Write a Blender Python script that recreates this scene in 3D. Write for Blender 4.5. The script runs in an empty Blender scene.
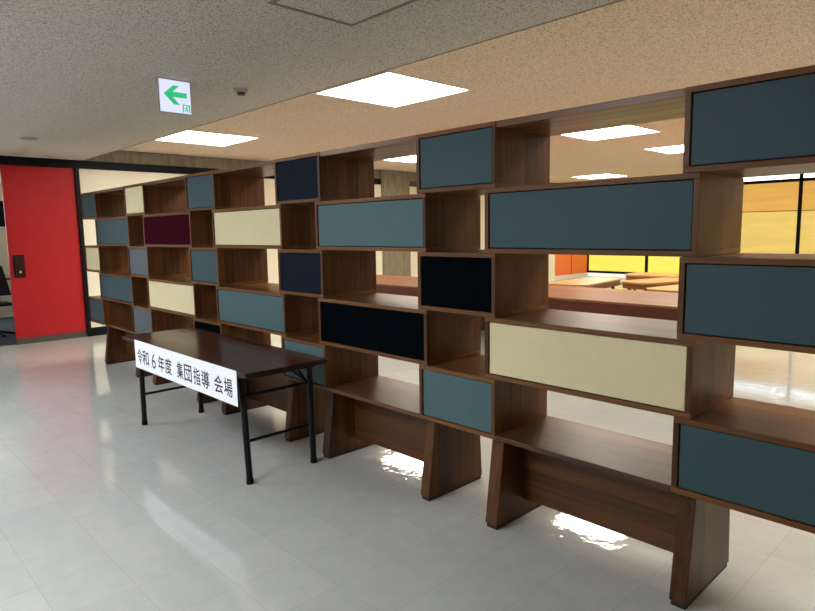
import bpy, bmesh, math, random
from mathutils import Matrix, Vector
random.seed(7)
SC = bpy.context.scene
COL = SC.collection
S = 0.85            # survey units -> metres
FL = 0.54           # floor is 0.54 units below the shelf boxes


def W(x, y, z):
    """survey coordinates (z = 0 at the underside of the lowest shelf boxes) -> metres, floor at 0"""
    return Vector((x * S, y * S, (z + FL) * S))


# ------------------------------------------------------------------ camera
cam = bpy.data.cameras.new('camera')
cam.sensor_width = 36.0
cam.lens = 615.53 / 815.0 * 36.0
cam.clip_start = 0.05
camo = bpy.data.objects.new('camera', cam)
COL.objects.link(camo)
M = (Matrix.Rotation(0.8092, 4, 'Z') @ Matrix.Rotation(math.pi / 2 - 0.1208, 4, 'X')
     @ Matrix.Rotation(-0.0160, 4, 'Z'))
M.translation = W(2.7830, -2.7457, 1.2175)
camo.matrix_world = M
SC.camera = camo

# ------------------------------------------------------------------ world and view
wd = bpy.data.worlds.new('world')
SC.world = wd
wd.use_nodes = True
wd.node_tree.nodes['Background'].inputs[0].default_value = (0.75, 0.87, 1.0, 1)
wd.node_tree.nodes['Background'].inputs[1].default_value = 1.0
SC.view_settings.view_transform = 'Standard'
SC.view_settings.look = 'None'
SC.view_settings.gamma = 1.0
SC.view_settings.use_curve_mapping = False
SC.view_settings.exposure = 0.4

CEIL_LIGHT = 18.0
HALL_FILL = 25.0     # added unseen fill lights behind the camera      # luminance of the recessed ceiling panels
HALL_WINDOW = 1.8     # luminance of the daylit windows behind the camera
STREET_WINDOW = 7.0   # window of the side room beyond the open door
SKY_STRIP = 2.6       # clerestory glass above the yellow panes
YELLOW = 0.72


# ------------------------------------------------------------------ materials
def lin(c):
    return tuple(((v / 12.92) if v <= 0.04045 else ((v + 0.055) / 1.055) ** 2.4) for v in [q / 255 for q in c]) + (1,)


def newmat(name):
    m = bpy.data.materials.new(name)
    m.use_nodes = True
    return m, m.node_tree.nodes, m.node_tree.links, m.node_tree.nodes['Principled BSDF']


def coords(n, l, scale):
    tc = n.new('ShaderNodeTexCoord')
    mp = n.new('ShaderNodeMapping')
    mp.inputs['Scale'].default_value = scale
    l.new(tc.outputs['Object'], mp.inputs['Vector'])
    return mp


def paint(name, rgb, rough=0.4, var=0.06, scale=(3, 3, 3), spec=0.4, bump=0.0, coat=0.0):
    m, n, l, b = newmat(name)
    c = lin(rgb)
    mp = coords(n, l, scale)
    nz = n.new('ShaderNodeTexNoise')
    nz.inputs['Scale'].default_value = 4
    nz.inputs['Detail'].default_value = 5
    l.new(mp.outputs[0], nz.inputs['Vector'])
    cr = n.new('ShaderNodeValToRGB')
    cr.color_ramp.elements[0].position = 0.3
    cr.color_ramp.elements[1].position = 0.7
    cr.color_ramp.elements[0].color = tuple(v * (1 - var) for v in c[:3]) + (1,)
    cr.color_ramp.elements[1].color = tuple(min(1, v * (1 + var)) for v in c[:3]) + (1,)
    l.new(nz.outputs['Fac'], cr.inputs[0])
    l.new(cr.outputs[0], b.inputs['Base Color'])
    b.inputs['Roughness'].default_value = rough
    b.inputs['Specular IOR Level'].default_value = spec
    b.inputs['Coat Weight'].default_value = coat
    b.inputs['Coat Roughness'].default_value = 0.25
    if bump:
        bp = n.new('ShaderNodeBump')
        bp.inputs['Strength'].default_value = bump
        bp.inputs['Distance'].default_value = 0.002
        l.new(nz.outputs['Fac'], bp.inputs['Height'])
        l.new(bp.outputs[0], b.inputs['Normal'])
    return m


def wood(name, axis, dark, light, rough=0.38, planks=0.085, spread=0.35, coat=0.25, plank_axis='y', spec=0.3, bump=0.12):
    """striped veneer: grain runs along `axis`, strips change tone across plank_axis"""
    m, n, l, b = newmat(name)
    st = {'x': (0.9, 26, 26), 'z': (26, 26, 0.9), 'y': (26, 0.9, 26)}[axis]
    mp = coords(n, l, st)
    info = n.new('ShaderNodeObjectInfo')
    off = n.new('ShaderNodeVectorMath')
    off.operation = 'ADD'
    sc = n.new('ShaderNodeVectorMath')
    sc.operation = 'SCALE'
    sc.inputs[0].default_value = (37, 91, 53)
    l.new(info.outputs['Random'], sc.inputs['Scale'])
    l.new(mp.outputs[0], off.inputs[0])
    l.new(sc.outputs[0], off.inputs[1])
    nz = n.new('ShaderNodeTexNoise')
    nz.inputs['Scale'].default_value = 1.6
    nz.inputs['Detail'].default_value = 7
    nz.inputs['Roughness'].default_value = 0.62
    nz.inputs['Distortion'].default_value = 0.5
    l.new(off.outputs[0], nz.inputs['Vector'])
    # strip tone
    tc = n.new('ShaderNodeTexCoord')
    sep = n.new('ShaderNodeSeparateXYZ')
    l.new(tc.outputs['Object'], sep.inputs[0])
    dv = n.new('ShaderNodeMath')
    dv.operation = 'DIVIDE'
    dv.inputs[1].default_value = planks
    l.new(sep.outputs[plank_axis.upper()], dv.inputs[0])
    fl = n.new('ShaderNodeMath')
    fl.operation = 'FLOOR'
    l.new(dv.outputs[0], fl.inputs[0])
    ad = n.new('ShaderNodeMath')
    ad.operation = 'MULTIPLY_ADD'
    ad.inputs[1].default_value = 1.0
    l.new(fl.outputs[0], ad.inputs[0])
    ms = n.new('ShaderNodeMath')
    ms.operation = 'MULTIPLY'
    ms.inputs[1].default_value = 31.7
    l.new(info.outputs['Random'], ms.inputs[0])
    l.new(ms.outputs[0], ad.inputs[2])
    wn = n.new('ShaderNodeTexWhiteNoise')
    wn.noise_dimensions = '1D'
    l.new(ad.outputs[0], wn.inputs['W'])
    mx = n.new('ShaderNodeMath')
    mx.operation = 'MULTIPLY_ADD'
    mx.inputs[1].default_value = spread
    l.new(wn.outputs['Value'], mx.inputs[0])
    s2 = n.new('ShaderNodeMath')
    s2.operation = 'SUBTRACT'
    s2.inputs[1].default_value = spread * 0.5
    l.new(nz.outputs['Fac'], s2.inputs[0])
    l.new(s2.outputs[0], mx.inputs[2])
    cr = n.new('ShaderNodeValToRGB')
    cr.color_ramp.elements[0].position = 0.25
    cr.color_ramp.elements[1].position = 0.78
    cr.color_ramp.elements[0].color = lin(dark)
    cr.color_ramp.elements[1].color = lin(light)
    l.new(mx.outputs[0], cr.inputs[0])
    l.new(cr.outputs[0], b.inputs['Base Color'])
    b.inputs['Roughness'].default_value = rough
    b.inputs['Coat Weight'].default_value = coat
    b.inputs['Coat Roughness'].default_value = 0.3
    b.inputs['Specular IOR Level'].default_value = spec
    bp = n.new('ShaderNodeBump')
    bp.inputs['Strength'].default_value = bump
    bp.inputs['Distance'].default_value = 0.001
    l.new(nz.outputs['Fac'], bp.inputs['Height'])
    l.new(bp.outputs[0], b.inputs['Normal'])
    return m


def emit(name, rgb, strength, tex=0.0, scale=(1, 1, 1), base=None):
    m, n, l, b = newmat(name)
    c = lin(rgb)
    b.inputs['Base Color'].default_value = base or (0.08, 0.08, 0.08, 1)
    b.inputs['Roughness'].default_value = 0.5
    b.inputs['Emission Strength'].default_value = strength
    if tex:
        mp = coords(n, l, scale)
        nz = n.new('ShaderNodeTexNoise')
        nz.inputs['Scale'].default_value = 2.0
        nz.inputs['Detail'].default_value = 6
        l.new(mp.outputs[0], nz.inputs['Vector'])
        cr = n.new('ShaderNodeValToRGB')
        cr.color_ramp.elements[0].position = 0.3
        cr.color_ramp.elements[1].position = 0.7
        cr.color_ramp.elements[0].color = tuple(v * (1 - tex) for v in c[:3]) + (1,)
        cr.color_ramp.elements[1].color = c
        l.new(nz.outputs['Fac'], cr.inputs[0])
        l.new(cr.outputs[0], b.inputs['Emission Color'])
    else:
        b.inputs['Emission Color'].default_value = c
    return m


def ceiling_mat(name, rgb):
    m, n, l, b = newmat(name)
    mp = coords(n, l, (1, 1, 1))
    nz = n.new('ShaderNodeTexNoise')
    nz.inputs['Scale'].default_value = 105
    nz.inputs['Detail'].default_value = 5
    nz.inputs['Roughness'].default_value = 0.6
    l.new(mp.outputs[0], nz.inputs['Vector'])
    cr = n.new('ShaderNodeValToRGB')
    cr.color_ramp.elements[0].position = 0.38
    cr.color_ramp.elements[1].position = 0.49
    c = lin(rgb)
    cr.color_ramp.elements[0].color = tuple(v * 0.36 for v in c[:3]) + (1,)
    cr.color_ramp.elements[1].color = c
    l.new(nz.outputs['Fac'], cr.inputs[0])
    l.new(cr.outputs[0], b.inputs['Base Color'])
    b.inputs['Roughness'].default_value = 0.9
    b.inputs['Specular IOR Level'].default_value = 0.1
    bp = n.new('ShaderNodeBump')
    bp.inputs['Strength'].default_value = 0.5
    bp.inputs['Distance'].default_value = 0.004
    l.new(nz.outputs['Fac'], bp.inputs['Height'])
    l.new(bp.outputs[0], b.inputs['Normal'])
    return m


def floor_mat():
    m, n, l, b = newmat('vinyl_floor_tiles')
    tc = n.new('ShaderNodeTexCoord')
    mp = n.new('ShaderNodeMapping')
    mp.inputs['Location'].default_value = (-0.791 / 0.3555, 0.29 / 0.362, 0)
    mp.inputs['Scale'].default_value = (1 / (0.3555 * S), 1 / (0.362 * S), 1)
    l.new(tc.outputs['Object'], mp.inputs['Vector'])
    fr = n.new('ShaderNodeVectorMath')
    fr.operation = 'FRACTION'
    l.new(mp.outputs[0], fr.inputs[0])
    sep = n.new('ShaderNodeSeparateXYZ')
    l.new(fr.outputs[0], sep.inputs[0])

    def edge(sock):
        a = n.new('ShaderNodeMath')
        a.operation = 'SUBTRACT'
        a.inputs[1].default_value = 0.5
        l.new(sock, a.inputs[0])
        c = n.new('ShaderNodeMath')
        c.operation = 'ABSOLUTE'
        l.new(a.outputs[0], c.inputs[0])
        g = n.new('ShaderNodeMath')
        g.operation = 'GREATER_THAN'
        g.inputs[1].default_value = 0.4945
        l.new(c.outputs[0], g.inputs[0])
        return g
    ex, ey = edge(sep.outputs['X']), edge(sep.outputs['Y'])
    mxm = n.new('ShaderNodeMath')
    mxm.operation = 'MAXIMUM'
    l.new(ex.outputs[0], mxm.inputs[0])
    l.new(ey.outputs[0], mxm.inputs[1])
    flr = n.new('ShaderNodeVectorMath')
    flr.operation = 'FLOOR'
    l.new(mp.outputs[0], flr.inputs[0])
    wn = n.new('ShaderNodeTexWhiteNoise')
    l.new(flr.outputs[0], wn.inputs['Vector'])
    nz = n.new('ShaderNodeTexNoise')
    nz.inputs['Scale'].default_value = 9
    nz.inputs['Detail'].default_value = 8
    nz.inputs['Roughness'].default_value = 0.65
    l.new(tc.outputs['Object'], nz.inputs['Vector'])
    sm = n.new('ShaderNodeMath')
    sm.operation = 'MULTIPLY_ADD'
    sm.inputs[1].default_value = 0.22
    l.new(wn.outputs['Value'], sm.inputs[0])
    l.new(nz.outputs['Fac'], sm.inputs[2])
    cr = n.new('ShaderNodeValToRGB')
    cr.color_ramp.elements[0].position = 0.3
    cr.color_ramp.elements[1].position = 0.85
    cr.color_ramp.elements[0].color = lin((178, 182, 179))
    cr.color_ramp.elements[1].color = lin((190, 193, 190))
    l.new(sm.outputs[0], cr.inputs[0])
    mix = n.new('ShaderNodeMix')
    mix.data_type = 'RGBA'
    mix.inputs[7].default_value = lin((172, 172, 168))
    l.new(mxm.outputs[0], mix.inputs[0])
    l.new(cr.outputs[0], mix.inputs[6])
    l.new(mix.outputs[2], b.inputs['Base Color'])
    # wax polish: uneven gloss and a gentle waviness
    n2 = n.new('ShaderNodeTexNoise')
    n2.inputs['Scale'].default_value = 3.0
    n2.inputs['Detail'].default_value = 4
    l.new(tc.outputs['Object'], n2.inputs['Vector'])
    mr = n.new('ShaderNodeMapRange')
    mr.inputs['To Min'].default_value = 0.0
    mr.inputs['To Max'].default_value = 0.05
    l.new(n2.outputs['Fac'], mr.inputs['Value'])
    l.new(mr.outputs[0], b.inputs['Roughness'])
    b.inputs['Specular IOR Level'].default_value = 0.6
    n3 = n.new('ShaderNodeTexNoise')
    n3.inputs['Scale'].default_value = 14
    n3.inputs['Detail'].default_value = 2
    l.new(tc.outputs['Object'], n3.inputs['Vector'])
    bp = n.new('ShaderNodeBump')
    bp.inputs['Strength'].default_value = 0.25
    bp.inputs['Distance'].default_value = 0.0036
    l.new(n3.outputs['Fac'], bp.inputs['Height'])
    l.new(bp.outputs[0], b.inputs['Normal'])
    return m


WD, WL_ = (52, 31, 20), (112, 72, 45)
M_FRAME_H = wood('walnut_frame_across', 'x', (84, 53, 28), (124, 83, 47), planks=0.1, spread=0.25, coat=0.0, spec=0.18)
M_FRAME_V = wood('walnut_frame_upright', 'z', (56, 32, 16), (106, 64, 32), planks=0.085, spread=0.35, coat=0.03, spec=0.2)
M_SEAT = wood('walnut_seat_board', 'x', (60, 36, 20), (108, 70, 42), rough=0.38, planks=0.1, spread=0.3, coat=0.0, spec=0.4, bump=0.6)
M_COVER = wood('walnut_cover_board', 'x', (66, 38, 19), (118, 76, 40), rough=0.35, planks=0.05, spread=0.7, coat=0.2)
M_LEG = wood('walnut_trestle_leg', 'z', (50, 29, 13), (98, 60, 28), planks=0.0827, spread=0.35, coat=0.03, spec=0.2)
M_RAIL = wood('walnut_rail', 'x', (60, 36, 16), (102, 64, 32), planks=0.09, spread=0.3, plank_axis='z', coat=0.05)
M_PAD = paint('dark_foot_pad', (38, 26, 20), 0.6)
M_TEAL = paint('teal_panel_paint', (55, 77, 83), 0.5, 0.02, spec=0.2)
M_TEALP = paint('pale_teal_panel_paint', (74, 101, 105), 0.5, 0.03, spec=0.2)  # lighter teal used on some of the panels
M_SLATE = paint('slate_blue_panel_paint', (84, 92, 98), 0.5, 0.02, spec=0.2)
M_BLACK = paint('blue_black_panel_paint', (6, 11, 15), 0.5, 0.1, spec=0.0)
M_NAVY = paint('dark_navy_panel_paint', (20, 28, 42), 0.5, 0.06, spec=0.03)
M_CREAM = paint('cream_panel_paint', (214, 202, 162), 0.5, 0.02, spec=0.2)
M_MAROON = paint('maroon_panel_paint', (54, 14, 24), 0.5, 0.08, spec=0.0)
M_GAP = paint('shadow_gap', (14, 12, 11), 0.9)
M_HALLCEIL = ceiling_mat('hall_ceiling_board', (205, 198, 186))
M_CEIL = ceiling_mat('room_ceiling_board', (234, 213, 190))
M_FLOOR = floor_mat()
M_WALL = paint('cream_wall_paint', (236, 228, 206), 0.6, 0.02)
M_HALLWALL = paint('hall_wall_paint', (190, 184, 172), 0.7, 0.03)
M_CONC = paint('board_marked_concrete', (134, 124, 106), 0.85, 0.22, (1.2, 3.5, 0.9), bump=0.4)
M_STEEL = paint('black_steel_frame', (15, 18, 23), 0.5, 0.1, spec=0.12)
M_RED = paint('red_door_paint', (172, 34, 36), 0.45, 0.05, spec=0.2)
M_REDP = paint('orange_red_partition_paint', (242, 118, 66), 0.45, 0.03)
M_KICK = paint('grey_brown_kick_plate', (74, 68, 62), 0.5)
M_HPLATE = paint('dark_door_pull', (44, 14, 16), 0.35)
M_BRASS = paint('worn_brass', (190, 160, 110), 0.35)
M_TABLE = wood('dark_rosewood_laminate', 'x', (44, 20, 15), (86, 44, 32), rough=0.24, planks=5, spread=0.05, coat=0.3)
M_TEDGE = paint('dark_table_edging', (36, 20, 17), 0.4)
M_TMETAL = paint('black_enamelled_tube', (11, 12, 15), 0.45, spec=0.2)
M_PAPER = paint('white_paper', (240, 243, 248), 0.8, 0.01)
M_INK = paint('black_ink', (14, 14, 16), 0.6)
M_COUNTER = wood('reddish_counter_top', 'x', (118, 70, 44), (146, 94, 62), rough=0.45, planks=0.14, spread=0.3, coat=0.0)
M_APRON = wood('red_brown_apron', 'x', (66, 28, 10), (90, 42, 18), planks=5, spread=0.05)
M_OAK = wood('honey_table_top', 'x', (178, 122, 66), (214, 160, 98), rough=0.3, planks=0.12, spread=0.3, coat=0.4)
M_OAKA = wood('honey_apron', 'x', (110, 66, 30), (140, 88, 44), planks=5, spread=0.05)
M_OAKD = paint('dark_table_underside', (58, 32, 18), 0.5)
M_WHITE = paint('white_enamel', (226, 226, 222), 0.4, 0.01)
M_GREYP = paint('grey_plastic', (150, 148, 142), 0.5, 0.02)
M_TRIM = paint('ceiling_trim', (138, 128, 114), 0.6)
M_CARPET = paint('dark_blue_carpet', (44, 50, 62), 0.95, 0.15, (20, 20, 20))
M_CHAIR = paint('black_chair_fabric', (20, 20, 22), 0.8)
M_LIT = emit('ceiling_diffuser', (255, 247, 232), CEIL_LIGHT)
M_HALLFILL = emit('hall_fill_panel', (246, 247, 250), HALL_FILL)
M_HALLWIN = emit('daylit_frosted_glass', (226, 238, 255), HALL_WINDOW)
M_STREET = emit('bright_daylit_glass', (240, 247, 255), STREET_WINDOW)
M_SKY = emit('clerestory_glass', (225, 238, 255), SKY_STRIP)
M_LEMON = emit('lemon_glass', (246, 232, 84), YELLOW * 1.15, 0.10, (0.6, 1, 4))
M_AMBER = emit('amber_glass', (236, 176, 78), YELLOW, 0.18, (0.6, 1, 5))
M_PALEAMBER = emit('pale_amber_glass', (244, 206, 104), YELLOW, 0.15, (0.6, 1, 5))
M_SIDEFILL = emit('amber_fill_glow', (250, 205, 130), 0.6, 0.15, (1, 0.6, 5))  # glow of the unseen panes added along the right wall
M_LOWSTRIP = emit('low_white_strip', (255, 250, 238), 0.75)
M_SIGN = emit('lit_sign_face', (226, 230, 255), 0.75)
M_GREEN = emit('lit_sign_green', (10, 196, 128), 0.7)


# ------------------------------------------------------------------ object helpers
def tag(o, label=None, cat=None, group=None, kind=None):
    if label:
        o['label'] = label
    if cat:
        o['category'] = cat
    if group:
        o['group'] = group
    if kind:
        o['kind'] = kind
    return o


def box(bm, x0, x1, y0, y1, z0, z1, bev=0.0):
    a, c = W(x0, y0, z0), W(x1, y1, z1)
    r = bmesh.ops.create_cube(bm, size=1.0)
    vs = r['verts']
    for v in vs:
        v.co = Vector(((a.x + c.x) / 2 + v.co.x * abs(c.x - a.x), (a.y + c.y) / 2 + v.co.y * abs(c.y - a.y),
                       (a.z + c.z) / 2 + v.co.z * abs(c.z - a.z)))
    if bev:
        es = list({e for v in vs for e in v.link_edges})
        bmesh.ops.bevel(bm, geom=es, offset=bev * S, segments=2, affect='EDGES', profile=0.6)
    return bm


def B(*a, **k):
    return box(bmesh.new(), *a, **k)


def prism(bm, pts0, pts1):
    """two matching closed loops of survey points joined by side faces"""
    a = [bm.verts.new(W(*p)) for p in pts0]
    c = [bm.verts.new(W(*p)) for p in pts1]
    k = len(a)
    bm.faces.new(a)
    bm.faces.new(list(reversed(c)))
    for i in range(k):
        bm.faces.new((a[i], c[i], c[(i + 1) % k], a[(i + 1) % k]))
    bmesh.ops.recalc_face_normals(bm, faces=bm.faces)
    return bm


def tube(bm, p, q, r, seg=12):
    a, c = W(*p), W(*q)
    d = c - a
    m = Matrix.Translation((a + c) / 2) @ d.to_track_quat('Z', 'Y').to_matrix().to_4x4()
    bmesh.ops.create_cone(bm, cap_ends=True, segments=seg, radius1=r * S, radius2=r * S, depth=d.length, matrix=m)
    return bm


def cone(bm, c, r1, r2, h, seg=32):
    m = Matrix.Translation(W(c[0], c[1], c[2] + h / 2))
    bmesh.ops.create_cone(bm, cap_ends=True, segments=seg, radius1=r1 * S, radius2=r2 * S, depth=h * S, matrix=m)
    return bm


ORI = {}


def empty(name, at, label, cat, group=None):
    o = bpy.data.objects.new(name, None)
    o.empty_display_size = 0.1
    COL.objects.link(o)
    o.location = W(*at)
    ORI[o.name] = W(*at)
    return tag(o, label, cat, group)


def obj(name, bm, mat, parent=None, at=None, smooth=False, label=None):
    """link a bmesh made in world metres as one mesh object"""
    org = ORI[parent.name] if parent else (W(*at) if at else Vector((0, 0, 0)))
    me = bpy.data.meshes.new(name)
    bmesh.ops.translate(bm, verts=bm.verts, vec=-org)
    bm.normal_update()
    bm.to_mesh(me)
    bm.free()
    o = bpy.data.objects.new(name, me)
    COL.objects.link(o)
    me.materials.append(mat)
    if smooth:
        for p in me.polygons:
            p.use_smooth = True
    if parent:
        o.parent = parent
        ORI[o.name] = org            # sub-parts share the thing's origin
    else:
        o.location = org
        ORI[o.name] = org
    if label:
        o['label'] = label
    return o


def struct(name, bm, mat, parent=None):
    o = obj(name, bm, mat, parent)
    if parent is None:
        o['kind'] = 'structure'
    return o


# ------------------------------------------------------------------ the setting
XL, YB, XR, YF = -8.85, 17.4, 7.0, -6.2      # left wall, far window wall, right wall, hall front wall
HC, RC = 2.50, 2.725                          # hall ceiling, main ceiling
EDGE = 0.69                                   # where the lower hall ceiling stops
struct('floor', B(XL - 0.06, XR + 0.3, YF - 0.3, YB + 0.3, -0.64, -0.54), M_FLOOR)
struct('floor_side_room', B(-13.2, XL - 0.06, -4.2, 1.2, -0.64, -0.541), M_CARPET)
struct('ceiling_main', B(XL - 0.3, XR + 0.3, EDGE - 0.05, YB + 0.3, RC, RC + 0.12), M_CEIL)
struct('ceiling_hall', B(XL - 0.0, XR + 0.3, YF - 0.3, EDGE, HC, RC + 0.1), M_HALLCEIL)
struct('trim_1', B(XL, XR, EDGE, EDGE + 0.012, HC - 0.004, HC + 0.03), M_TRIM)

# left wall: concrete above, black steel beam, post, white infill, base
bm = bmesh.new()
box(bm, XL - 0.25, XL - 0.03, EDGE, YB, 2.49, RC)
struct('wall_left_concrete', bm, M_CONC)
struct('trim_beam_left', B(XL - 0.1, XL + 0.03, YF, 7.48, 2.362, 2.50), M_STEEL)
struct('trim_beam_left_rear', B(XL - 0.1, XL + 0.01, 8.45, YB, 2.352, 2.49), M_KICK)
struct('trim_post_left', B(XL - 0.06, XL + 0.04, 0.555, 0.618, -0.54, 2.362), M_STEEL)
struct('wall_left_infill', B(XL - 0.1, XL, 0.618, 7.5, -0.39, 2.362), M_WALL)
struct('baseboard_left', B(XL - 0.1, XL + 0.03, 0.618, 7.5, -0.54, -0.39), M_STEEL)
struct('pillar', B(XL - 0.3, XL + 0.06, 7.5, 8.43, -0.54, RC), M_CONC)
struct('wall_left_rear', B(XL - 0.1, XL, 8.43, 15.27, -0.54, 2.352), M_WALL)
struct('wall_left_partition', B(XL - 0.1, XL, 15.28, YB, -0.39, 2.352), M_REDP)
struct('trim_partition_joint', B(XL, XL + 0.006, 16.3, 16.32, -0.39, 2.352), M_HPLATE)
struct('baseboard_left_rear', B(XL - 0.1, XL + 0.02, 15.27, YB, -0.54, -0.39), M_WHITE)
struct('wall_left_front', B(XL - 0.1, XL, YF, -1.62, -0.54, 2.362), M_HALLWALL)
# side room seen through the open doorway
bm = bmesh.new()
box(bm, -13.2, -13.1, -4.2, -1.35, -0.54, 2.4)
box(bm, -13.2, -13.1, -0.25, 1.2, -0.54, 2.4)
box(bm, -13.2, -13.1, -1.35, -0.25, -0.54, 0.1)
struct('wall_side_room', bm, M_WALL)
bm = bmesh.new()
box(bm, -13.2, XL - 0.1, 1.1, 1.2, -0.54, 2.4)
box(bm, -13.2, XL - 0.1, -4.2, -4.1, -0.54, 2.4)
struct('wall_side_room_ends', bm, M_WALL)
struct('ceiling_side_room', B(-13.2, XL - 0.1, -4.2, 1.2, 2.4, 2.5), M_HALLCEIL)
struct('window_1', B(-13.18, -13.14, -1.35, -0.25, 0.1, 2.4), M_STREET)

# red door
door = struct('door_1', B(XL - 0.06, XL - 0.005, -0.515, 0.553, -0.44, 2.362, bev=0.006), M_RED)
ORI[door.name] = Vector((0, 0, 0))
struct('kick_plate', B(XL - 0.06, XL + 0.002, -0.515, 0.553, -0.539, -0.44), M_KICK, door)
pl = struct('pull_plate', B(XL - 0.005, XL + 0.012, -0.465, -0.30, 0.556, 0.93, bev=0.004), M_HPLATE, door)
bm = bmesh.new()
box(bm, XL + 0.012, XL + 0.05, -0.445, -0.425, 0.60, 0.88, bev=0.006)
bmesh.ops.create_uvsphere(bm, u_segments=12, v_segments=8, radius=0.022 * S,
                          matrix=Matrix.Translation(W(XL + 0.02, -0.40, 0.66)))
struct('pull_handle', bm, M_HPLATE, pl)
bm = bmesh.new()
bmesh.ops.create_uvsphere(bm, u_segments=12, v_segments=8, radius=0.024 * S,
                          matrix=Matrix.Translation(W(XL + 0.02, -0.385, 0.65)))
struct('knob', bm, M_BRASS, pl)

# far window wall
struct('baseboard_back', B(XL, XR, YB, YB + 0.1, -0.54, -0.37), M_WHITE)
struct('wall_back_head', B(XL, XR, YB, YB + 0.1, 2.70, RC), M_WALL)
xs = [XL + 2.2 * i for i in range(0, 8)]
xs[-1] = XR
for i in range(len(xs) - 1):
    a, c = xs[i], xs[i + 1]
    bm = bmesh.new()
    box(bm, a - 0.045, a + 0.045, YB - 0.03, YB + 0.06, -0.37, 2.70)
    box(bm, a, c, YB - 0.03, YB + 0.06, 2.42, 2.51)
    box(bm, a, c, YB - 0.03, YB + 0.06, -0.39, -0.31)
    box(bm, a, c, YB - 0.004, YB + 0.06, 1.60, 1.618)
    fr = struct('window_%d' % (i + 2), bm, M_STEEL)
    lemon = i < 2
    struct('glass_pane', B(a, c, YB + 0.02, YB + 0.05, -0.31, 1.605), M_LEMON if lemon else M_PALEAMBER, fr)
    struct('upper_pane', B(a, c, YB + 0.02, YB + 0.05, 1.605, 2.42), M_AMBER, fr)
    struct('low_strip', B(a, c, YB - 0.004, YB + 0.05, -0.52, -0.39), M_LOWSTRIP, fr)  # plain white emissive strip below the bottom rail
    struct('clerestory_pane', B(a, c, YB + 0.02, YB + 0.05, 2.51, 2.70), M_SKY, fr)
bm = bmesh.new()
box(bm, XR, XR + 0.1, YF, 2.0, -0.54, RC)
box(bm, XR, XR + 0.1, 2.0, YB, -0.54, -0.31)
box(bm, XR, XR + 0.1, 2.0, YB, 2.42, RC)
struct('wall_right', bm, M_WALL)
for i in range(7):  # unseen amber panes, added to brighten and warm the main ceiling
    a, c = 2.0 + 2.2 * i, 2.0 + 2.2 * (i + 1)
    bm = bmesh.new()
    box(bm, XR - 0.03, XR + 0.06, a - 0.045, a + 0.045, -0.31, 2.42)
    fr = struct('window_%d' % (i + 20), bm, M_STEEL)
    struct('glass_pane', B(XR + 0.02, XR + 0.05, a, c, -0.31, 2.42), M_SIDEFILL, fr)
# hall front wall with its daylit windows, behind the camera
bm = bmesh.new()
box(bm, XL, XR, YF - 0.1, YF, -0.54, 0.25)
box(bm, XL, XR, YF - 0.1, YF, 2.2, HC)
wx = [(-8.4, -6.0), (-5.6, -3.2), (-2.8, -0.4)]
px = XL
for a, c in wx + [(XR, XR)]:
    box(bm, px, a, YF - 0.1, YF, 0.25, 2.2)
    px = c
struct('wall_front', bm, M_HALLWALL)
for i, (a, c) in enumerate(wx):
    bm = bmesh.new()
    box(bm, a, a + 0.06, YF - 0.08, YF + 0.02, 0.25, 2.2)
    box(bm, c - 0.06, c, YF - 0.08, YF + 0.02, 0.25, 2.2)
    box(bm, a, c, YF - 0.08, YF + 0.02, 0.25, 0.31)
    box(bm, a, c, YF - 0.08, YF + 0.02, 2.14, 2.2)
    box(bm, (a + c) / 2 - 0.03, (a + c) / 2 + 0.03, YF - 0.08, YF + 0.02, 0.31, 2.14)
    fr = struct('window_%d' % (i + 10), bm, M_STEEL)
    struct('glass_pane', B(a + 0.06, c - 0.06, YF - 0.06, YF - 0.04, 0.31, 2.14), M_HALLWIN, fr)

# ------------------------------------------------------------------ ceiling fittings
lights = [(-2.30, 1.925, 'square lit ceiling panel nearest the camera, above the middle of the shelving'),
          (-6.65, 1.90, 'square lit ceiling panel toward the left wall, above the far end of the shelving'),
          (-2.27, 6.53, 'lit ceiling panel seen through the top opening right of centre, largest and topmost there'),
          (-6.60, 6.40, 'lit ceiling panel glimpsed through the top opening above the concrete pillar'),
          (-2.27, 9.62, 'lit ceiling panel half cut off by the rightmost top box, seen through the top opening'),
          (-4.7, -3.2, ''), (-0.3, -3.7, ''), (2.9, 1.925, 'ceiling light added for fill, unseen, off to the right'),  # unseen lights added behind the camera and to the right, for fill
          (2.05, 6.53, 'ceiling light added for fill, unseen, off to the right'),
          (2.05, 11.2, 'ceiling light added for fill, unseen, off to the right'),
          (-6.65, 14.15, 'small far lit ceiling panel seen lowest in the top opening right of centre')]
for x, y, lab in lights:
    RC = HC if y < 0 else 2.725
    if y < 0:
        lab = 'ceiling light added for fill, unseen, behind the camera'  # unseen pair added to raise the hall light level
    t = empty('ceiling_light', (x, y, RC), lab, 'ceiling light', 'recessed square ceiling lights')
    bm = bmesh.new()
    h, g = 0.60, 0.582
    box(bm, x - h, x - g, y - h, y + h, RC - 0.012, RC)
    box(bm, x + g, x + h, y - h, y + h, RC - 0.012, RC)
    box(bm, x - g, x + g, y - h, y - g, RC - 0.012, RC)
    box(bm, x - g, x + g, y + g, y + h, RC - 0.012, RC)
    obj('frame', bm, M_WHITE, t)
    obj('diffuser', B(x - g, x + g, y - g, y + g, RC - 0.006, RC), M_HALLFILL if y < 0 else M_LIT, t)
RC = 2.725
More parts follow.
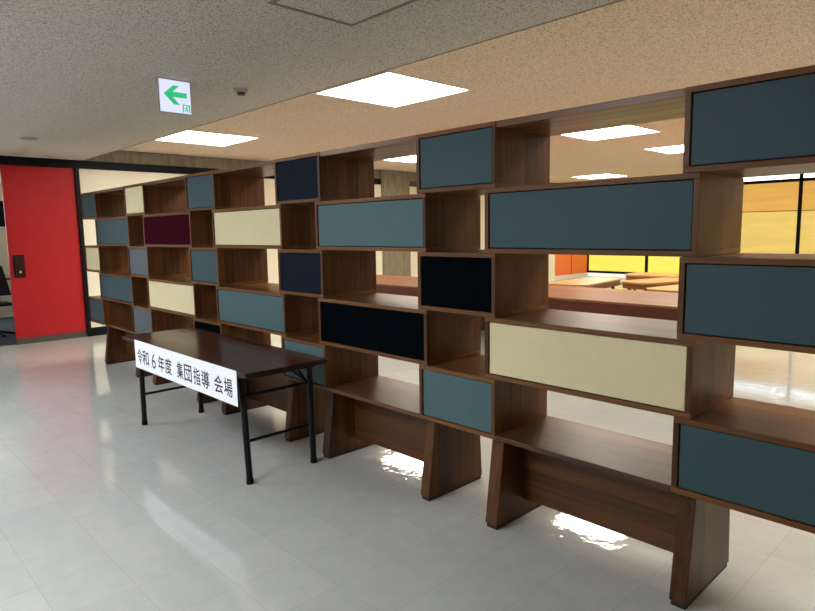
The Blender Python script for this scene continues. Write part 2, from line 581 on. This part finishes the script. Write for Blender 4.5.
# access hatch in the hall ceiling
hx0, hx1, hy0, hy1 = -0.365, 0.235, -0.79, -0.185
t = empty('access_hatch', (hx0, hy0, HC), 'square ceiling access hatch with thin grey frame at the top edge of the photo', 'ceiling hatch')
bm = bmesh.new()
for d0, d1 in ((0.0, 0.011), (0.02, 0.028)):
    box(bm, hx0 + d0, hx0 + d1, hy0 + d0, hy1 - d0, HC - 0.006, HC)
    box(bm, hx1 - d1, hx1 - d0, hy0 + d0, hy1 - d0, HC - 0.006, HC)
    box(bm, hx0 + d1, hx1 - d1, hy0 + d0, hy0 + d1, HC - 0.006, HC)
    box(bm, hx0 + d1, hx1 - d1, hy1 - d1, hy1 - d0, HC - 0.006, HC)
obj('frame', bm, M_TRIM, t)
obj('lid', B(hx0 + 0.028, hx1 - 0.028, hy0 + 0.028, hy1 - 0.028, HC - 0.003, HC), M_HALLCEIL, t)
# smoke detector
t = empty('smoke_detector', (-2.36, 0.14, HC), 'small round grey detector on the ceiling right of the lit arrow sign', 'smoke detector')
obj('base', cone(bmesh.new(), (-2.36, 0.14, HC - 0.028), 0.052, 0.066, 0.028), M_GREYP, t, smooth=False)
obj('sensor', cone(bmesh.new(), (-2.36, 0.14, HC - 0.052), 0.03, 0.04, 0.024), M_OAKD, t)
t = empty('ceiling_speaker', (-6.62, -0.59, HC), 'faint flat round disc in the ceiling at far left above the red door', 'ceiling fitting')
obj('rim', cone(bmesh.new(), (-6.62, -0.59, HC - 0.014), 0.10, 0.115, 0.014), M_GREYP, t)
obj('grille', cone(bmesh.new(), (-6.62, -0.59, HC - 0.018), 0.075, 0.08, 0.004), M_TRIM, t)

# exit sign, faces +X
sx, sy0, sy1, sz0, sz1 = -2.39, -0.588, -0.326, 2.232, 2.492
t = empty('exit_sign', (sx, -0.46, HC), 'lit white exit sign with a green left arrow hanging from the ceiling', 'exit sign')
obj('housing', B(sx - 0.05, sx - 0.004, sy0 - 0.008, sy1 + 0.006, sz0 - 0.004, sz1 + 0.004, bev=0.003), M_GREYP, t)
obj('ceiling_mount', B(sx - 0.06, sx + 0.002, sy0 - 0.008, sy1 + 0.01, sz1 + 0.004, HC), M_TRIM, t)
fp = obj('lit_panel', B(sx - 0.004, sx, sy0, sy1, sz0, sz1), M_SIGN, t)


def flat_poly(bm, pts, x0, x1):
    prism(bm, [(x0, p[0], p[1]) for p in pts], [(x1, p[0], p[1]) for p in pts])


w_, h_ = sy1 - sy0, sz1 - sz0
uv = lambda a, c: (sy0 + a * w_, sz0 + c * h_)
bm = bmesh.new()
# arrow, pointing to -Y (left as seen)
flat_poly(bm, [uv(.13, .56), uv(.44, .84), uv(.64, .84), uv(.41, .64), uv(.88, .64), uv(.88, .48), uv(.41, .48), uv(.64, .25), uv(.44, .25)], sx, sx + 0.003)
obj('arrow', bm, M_GREEN, t)
bm = bmesh.new()
for r in [(.72, .76, .04, .26), (.93, .97, .04, .26), (.72, .97, .25, .28)]:
    a, c = uv(r[0], r[2]), uv(r[1], r[3])
    box(bm, sx, sx + 0.003, a[0], c[0], a[1], c[1])
for seg in ([(.82, .20), (.86, .22), (.88, .14), (.84, .13)], [(.84, .14), (.88, .14), (.90, .06), (.87, .06)],
            [(.83, .14), (.86, .13), (.82, .06), (.79, .07)], [(.78, .17), (.83, .19), (.83, .17), (.79, .15)]):
    flat_poly(bm, [uv(*q) for q in seg], sx, sx + 0.003)
a = uv(.87, .235)
tube(bm, (sx, a[0], a[1] - 0.003), (sx + 0.003, a[0], a[1] - 0.003), 0.006)
obj('running_person_mark', bm, M_GREEN, t)

# ------------------------------------------------------------------ the shelving
RH = 0.36
A, TO = 0.6217, 0.0764
D = 0.535
NX = [1.6448, 0.0, -1.6409, -3.3189, -5.0386, -6.714]
TH = 0.0255
ZR = [1.807, 1.446, 1.084, 0.718, 0.359, 0.0]   # row joints, top to bottom
ROWN = ['top row', 'second row', 'third row', 'fourth row', 'bottom row']
G = 0.0008                                     # hairline joint between neighbouring boxes


def shelf_box(x0, x1, row, mat, label, group):
    z1 = ZR[row] - G
    z0 = ZR[row + 1] + G
    x0 += G
    x1 -= G
    t = empty('shelf_box', ((x0 + x1) / 2, D / 2, z0), label, 'shelf box', group)
    obj('top_board', B(x0, x1, 0, D, z1 - TH, z1, bev=0.002), M_FRAME_H, t)
    obj('bottom_board', B(x0, x1, 0, D, z0, z0 + TH, bev=0.002), M_FRAME_H, t)
    obj('side_panel', B(x0, x0 + TH, 0.0, D, z0 + TH, z1 - TH, bev=0.0015), M_FRAME_V, t)
    obj('side_panel', B(x1 - TH, x1, 0.0, D, z0 + TH, z1 - TH, bev=0.0015), M_FRAME_V, t)
    i = 0.005
    obj('front_panel', B(x0 + TH + i, x1 - TH - i, 0.008, 0.028, z0 + TH + i, z1 - TH - i, bev=0.002), mat, t)
    obj('gap_shade_sheet', B(x0 + TH, x1 - TH, 0.028, 0.04, z0 + TH, z1 - TH), M_GAP, t)  # dark sheet added to stand in for shade in the gap round the panel
    obj('back_panel', B(x0 + TH, x1 - TH, D - 0.03, D - 0.012, z0 + TH, z1 - TH), M_FRAME_H, t)
    return t


ORD = ['rightmost', 'second from the right', 'third from the right', 'fourth from the right',
       'fifth from the right', 'leftmost']
narrow = {
    0: [(M_TEAL, 'dark teal'), (M_TEAL, 'teal'), (M_NAVY, 'navy black'), (M_TEAL, 'teal'), (M_CREAM, 'cream'), (M_TEAL, 'dull teal')],
    2: [(M_TEAL, 'dark teal'), (M_BLACK, 'black'), (M_NAVY, 'navy black'), (M_TEAL, 'teal'), (M_SLATE, 'slate blue'), (M_CREAM, 'cream')],
    4: [(M_TEAL, 'dark teal'), (M_TEALP, 'pale teal'), (M_TEALP, 'teal'), (M_BLACK, 'black'), (M_SLATE, 'slate blue'), (M_TEAL, 'dark teal')],
}
wide = {
    1: [None, (M_TEAL, 'dark teal'), (M_TEALP, 'pale teal'), (M_CREAM, 'cream'), (M_MAROON, 'maroon'), (M_TEAL, 'teal')],
    3: [None, (M_CREAM, 'cream'), (M_BLACK, 'black'), (M_TEALP, 'pale teal'), (M_CREAM, 'cream'), (M_TEAL, 'teal')],
}
WORD = ['', 'first from the right', 'second from the right', 'third from the right', 'fourth from the right', 'leftmost']
for row, cols in narrow.items():
    for k, (m, cn) in enumerate(cols):
        lab = 'narrow %s fronted shelf box in the %s, %s' % (cn, ROWN[row], ORD[k])
        if row == 4 and k == 2:
            lab = 'narrow teal fronted shelf box in the bottom row, behind right table end'
        if row == 4 and k == 3:
            lab = 'narrow black fronted shelf box in the bottom row, hidden mostly by the table'
        shelf_box(NX[k], NX[k] + A, row, m, lab, 'narrow shelf boxes')
for row, cols in wide.items():
    for k, it in enumerate(cols):
        if it is None:
            continue
        m, cn = it
        shelf_box(NX[k] + A - TO, NX[k - 1] + TO, row, m,
                  'wide %s fronted shelf box in the %s, %s' % (cn, ROWN[row], WORD[k]), 'wide shelf boxes')
BAY = ['', 'at the right of the photo', 'just right of the folding table', 'behind the folding table, right half',
       'behind the folding table, left half', 'at the far left end']
for k in range(1, 6):
    xa, xb = NX[k] + A, NX[k - 1]
    o = obj('cover_board', B(xa + G, xb - G, 0.006, D - 0.002, ZR[0] - 0.036, ZR[0] - 0.001, bev=0.002), M_COVER,
            at=((xa + xb) / 2, D / 2, ZR[0] - 0.036))
    tag(o, 'brown top board over the open bay of the top row, %s' % WORD[k], 'board', 'top boards over the open bays')
    # bench: seat board on two trestle legs joined by a rail
    t = empty('bench_base', ((xa + xb) / 2, D / 2, -0.54),
              'brown wooden base bench with two splayed legs, %s' % BAY[k], 'bench', 'base benches under the shelving')
    obj('seat_board', B(xa + G, xb - G, 0.0, D, G, 0.03, bev=0.003), M_SEAT, t)
    for x0, x1 in ((xa - 0.058, xa + 0.030), (xb + 0.018, xb + 0.097)):
        yf0, yf1, yb1, yb0 = -0.02, 0.05, 0.49, 0.523
        lb = prism(bmesh.new(), [(x0, yf0, -0.515), (x0, yb0, -0.515), (x0, yb1, 0), (x0, yf1, 0)],
                   [(x1, yf0, -0.515), (x1, yb0, -0.515), (x1, yb1, 0), (x1, yf1, 0)])
        bmesh.ops.bevel(lb, geom=list(lb.edges), offset=0.003, segments=2, affect='EDGES')
        lg = obj('leg', lb, M_LEG, t)
        obj('foot_pad', B(x0 + 0.006, x1 - 0.006, yf0 + 0.01, yb0 - 0.008, -0.54, -0.515), M_PAD, lg)
    obj('rail', B(xa + 0.030, xb + 0.018, 0.245, 0.285, -0.425, 0.0, bev=0.002), M_RAIL, t)

# ------------------------------------------------------------------ folding table and its paper banner
TX0, TX1, TY0, TY1, TZ = -3.2, -0.895, -0.752, -0.06, 0.280
t = empty('folding_table', ((TX0 + TX1) / 2, (TY0 + TY1) / 2, -0.54),
          'long dark brown folding table with black tube legs in front of the shelving', 'table')


def rrect(x0, x1, y0, y1, r, z, n=5):
    p = []
    for cx, cy, a0 in ((x1 - r, y1 - r, 0), (x0 + r, y1 - r, 90), (x0 + r, y0 + r, 180), (x1 - r, y0 + r, 270)):
        for i in range(n + 1):
            a = math.radians(a0 + 90 * i / n)
            p.append((cx + r * math.cos(a), cy + r * math.sin(a), z))
    return p


top = obj('tabletop', prism(bmesh.new(), rrect(TX0 + .004, TX1 - .004, TY0 + .004, TY1 - .004, .016, TZ - 0.034), rrect(TX0 + .004, TX1 - .004, TY0 + .004, TY1 - .004, .016, TZ)), M_TABLE, t)
obj('edging', prism(bmesh.new(), rrect(TX0, TX1, TY0, TY1, .02, TZ - 0.031), rrect(TX0, TX1, TY0, TY1, .02, TZ - 0.004)), M_TEDGE, t)
yl0, yl1 = -0.685, -0.135
legs = [(-1.075, yl0, -1.022, yl0), (-1.045, yl1, -1.028, yl1), (-2.945, yl0, -2.958, yl0), (-2.925, yl1, -2.946, yl1)]
for a, c, e, f in legs:
    lg = obj('leg', tube(bmesh.new(), (a, c, TZ - 0.075), (e, f, -0.515), 0.023), M_TMETAL, t, smooth=False)
    obj('rubber_foot', tube(bmesh.new(), (e, f, -0.54), (e, f, -0.50), 0.026), M_STEEL, lg)
for ax, bx in ((-1.06, -1.05), (-2.935, -2.95)):
    obj('stretcher', tube(bmesh.new(), (ax, yl0, -0.245), (ax, yl1, -0.245), 0.012), M_TMETAL, t)
    obj('cross_bar', tube(bmesh.new(), (ax, yl0, 0.085), (ax, yl1, 0.085), 0.012), M_TMETAL, t)
    obj('top_bar', tube(bmesh.new(), (ax, yl0 - 0.0, TZ - 0.07), (ax, yl1 + 0.0, TZ - 0.07), 0.014), M_TMETAL, t)
    inw = -1 if ax > -2 else 1
    for yy in (yl0, yl1):
        obj('fold_brace', tube(bmesh.new(), (ax, yy, 0.07), (ax + inw * 0.24, yy, TZ - 0.05), 0.009), M_TMETAL, t)
    for yy in (yl1 - 0.02,):
        obj('strut', tube(bmesh.new(), (ax, yy, 0.10), (ax + 0.01, yy - 0.16, TZ - 0.05), 0.010), M_TMETAL, t)
for yy in (TY0 + 0.06, TY1 - 0.06):
    obj('side_rail', B(TX0 + 0.12, TX1 - 0.12, yy - 0.012, yy + 0.012, TZ - 0.07, TZ - 0.034), M_TMETAL, t)

seams = [-2.872, -2.505, -2.005, -1.688, -1.372, -1.013]
chars = [[('令', -2.822, -2.703), ('和', -2.702, -2.562)], [('6', -2.488, -2.408), ('年', -2.352, -2.228), ('度', -2.210, -2.080)],
         [('集', -2.004 + .02, -1.868), ('団', -1.848, -1.715)], [('指', -1.68, -1.565), ('導', -1.545, -1.415)],
         [('会', -1.345, -1.208), ('場', -1.195, -1.072)]]
NAMES = ['two black characters, leftmost of the row', 'a 6 and two characters',
         'two characters, the middle sheet of the row', 'two characters, second sheet from the right', 'two characters, rightmost of the row']


def glyphs(items, y, zc, hh):
    bm = bmesh.new()
    for ch, x0, x1 in items:
        cu = bpy.data.curves.new('glyph', 'FONT')
        cu.body = ch
        cu.extrude = 0.02
        cu.offset = 0.010 if ord(ch) > 127 else -0.006
        cu.resolution_u = 4
        ob = bpy.data.objects.new('glyph', cu)
        COL.objects.link(ob)
        bpy.context.view_layer.update()
        me = bpy.data.meshes.new_from_object(ob.evaluated_get(bpy.context.evaluated_depsgraph_get()))
        bpy.data.objects.remove(ob)
        bpy.data.curves.remove(cu)
        X = [v.co.x for v in me.vertices]
        Y = [v.co.y for v in me.vertices]
        a, c, d, e = min(X), max(X), min(Y), max(Y)
        for v in me.vertices:
            px = x0 + (v.co.x - a) / (c - a) * (x1 - x0)
            pz = zc + ((v.co.y - d) / (e - d) - 0.5) * hh
            w = W(px, y, pz)
            v.co = Vector((w.x, w.y - (0.0004 if v.co.z > 0 else -0.0002), w.z))
        bm.from_mesh(me)
        bpy.data.meshes.remove(me)
    return bm


for i in range(5):
    x0, x1 = seams[i], seams[i + 1]
    yb_ = TY0 - 0.0035 - 0.0016 * (i % 2)
    zt, zb = TZ + 0.006, 0.034
    sh = obj('paper_sheet', B(x0, x1 + 0.006, yb_ - 0.0012, yb_, zb + 0.002 * (i % 2), zt), M_PAPER, at=((x0 + x1) / 2, yb_, zb))
    tag(sh, 'white paper sheet on the table front with %s' % NAMES[i], 'paper sheet', 'paper sheets along the table front')
    obj('lettering', glyphs(chars[i], yb_ - 0.0014, 0.148, 0.132), M_INK, sh)

# ------------------------------------------------------------------ the room beyond
t = empty('long_counter', (-4.2, 5.3, -0.54), 'long reddish wooden counter behind the shelving with a thick dark red apron', 'counter')
obj('counter_top', B(-8.0, -0.1, 4.5, 6.05, 0.25, 0.28, bev=0.004), M_COUNTER, t)
obj('apron', B(-7.97, -0.13, 4.51, 6.03, 0.10, 0.25), M_APRON, t)
for x in (-7.8, -4.1, -0.4):
    obj('leg', B(x - 0.06, x + 0.06, 4.75, 5.8, -0.54, 0.10), M_APRON, t)


def far_table(x, y, w, d, rot, label):
    t = empty('reading_table', (x, y, -0.54), label, 'table', 'honey wood tables beyond the counter')
    z1, z0, r = 0.28, 0.22, min(w, d) * 0.3

    def ring(z, s):
        out = []
        for p in rrect(-w / 2 * s, w / 2 * s, -d / 2 * s, d / 2 * s, r * s, z, 8):
            c_, s_ = math.cos(rot), math.sin(rot)
            out.append((x + p[0] * c_ - p[1] * s_, y + p[0] * s_ + p[1] * c_, p[2]))
        return out
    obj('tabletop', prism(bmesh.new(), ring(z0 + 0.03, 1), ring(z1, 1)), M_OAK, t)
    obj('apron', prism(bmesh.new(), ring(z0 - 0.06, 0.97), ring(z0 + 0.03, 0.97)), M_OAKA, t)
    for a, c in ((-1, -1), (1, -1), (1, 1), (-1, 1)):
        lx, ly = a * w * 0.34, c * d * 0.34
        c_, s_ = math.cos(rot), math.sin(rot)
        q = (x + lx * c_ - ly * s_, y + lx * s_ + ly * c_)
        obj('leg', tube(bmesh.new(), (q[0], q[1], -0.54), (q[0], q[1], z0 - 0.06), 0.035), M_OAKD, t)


far_table(-2.95, 7.15, 0.72, 1.75, 0.10, 'honey wood table with rounded corners behind the counter, leftmost in the opening')
far_table(-2.02, 7.95, 0.66, 1.3, -0.25, 'honey wood table with rounded corners behind the counter, middle in the opening')
far_table(-1.10, 7.05, 0.70, 1.5, -0.15, 'honey wood table with rounded corners behind the counter, rightmost in the opening')
far_table(-2.45, 9.3, 1.5, 0.8, 0.05, 'honey wood table standing farthest back, in front of the yellow windows')

o = obj('notice_board', B(-13.1, -13.07, -0.2, 0.3, 1.45, 2.0), M_STEEL, at=(-13.1, 0, 1.45))
tag(o, 'dark board on the side room wall glimpsed at the left edge above the chair', 'board')
# side room: desk with a black chair
t = empty('office_desk', (-10.9, -0.3, -0.54), 'brown desk edge glimpsed through the doorway left of the red door', 'desk')
obj('desktop', B(-12.0, -10.6, -0.9, 0.55, 0.43, 0.46), M_APRON, t)
for x in (-11.9, -10.7):
    for y in (-0.8, 0.45):
        obj('leg', B(x - 0.03, x + 0.03, y - 0.03, y + 0.03, -0.54, 0.43), M_STEEL, t)
CY = -0.13
t = empty('office_chair', (-10.2, -0.53, -0.54), 'black office chair standing at the desk beyond the doorway', 'chair')
obj('seat', B(-10.42, -9.98, CY + -0.62, CY + -0.18, 0.0, 0.06, bev=0.02), M_CHAIR, t)
obj('backrest', prism(bmesh.new(), [(-9.95, CY + -0.6, 0.2), (-9.95, CY + -0.2, 0.2), (-9.95, CY + -0.3, 0.72), (-9.95, CY + -0.5, 0.72)],
                      [(-9.90, CY + -0.6, 0.2), (-9.90, CY + -0.2, 0.2), (-9.90, CY + -0.3, 0.72), (-9.90, CY + -0.5, 0.72)]), M_CHAIR, t)
obj('back_stem', B(-9.96, -9.93, CY + -0.43, CY + -0.37, 0.03, 0.22), M_STEEL, t)
obj('pillar_tube', tube(bmesh.new(), (-10.2, CY - 0.4, -0.46), (-10.2, CY - 0.4, 0.0), 0.03), M_STEEL, t)
bm = bmesh.new()
for i in range(5):
    a = math.radians(72 * i + 10)
    tube(bm, (-10.2, CY - 0.4, -0.46), (-10.2 + 0.27 * math.cos(a), CY - 0.4 + 0.27 * math.sin(a), -0.52), 0.02)
obj('star_base', bm, M_STEEL, t)
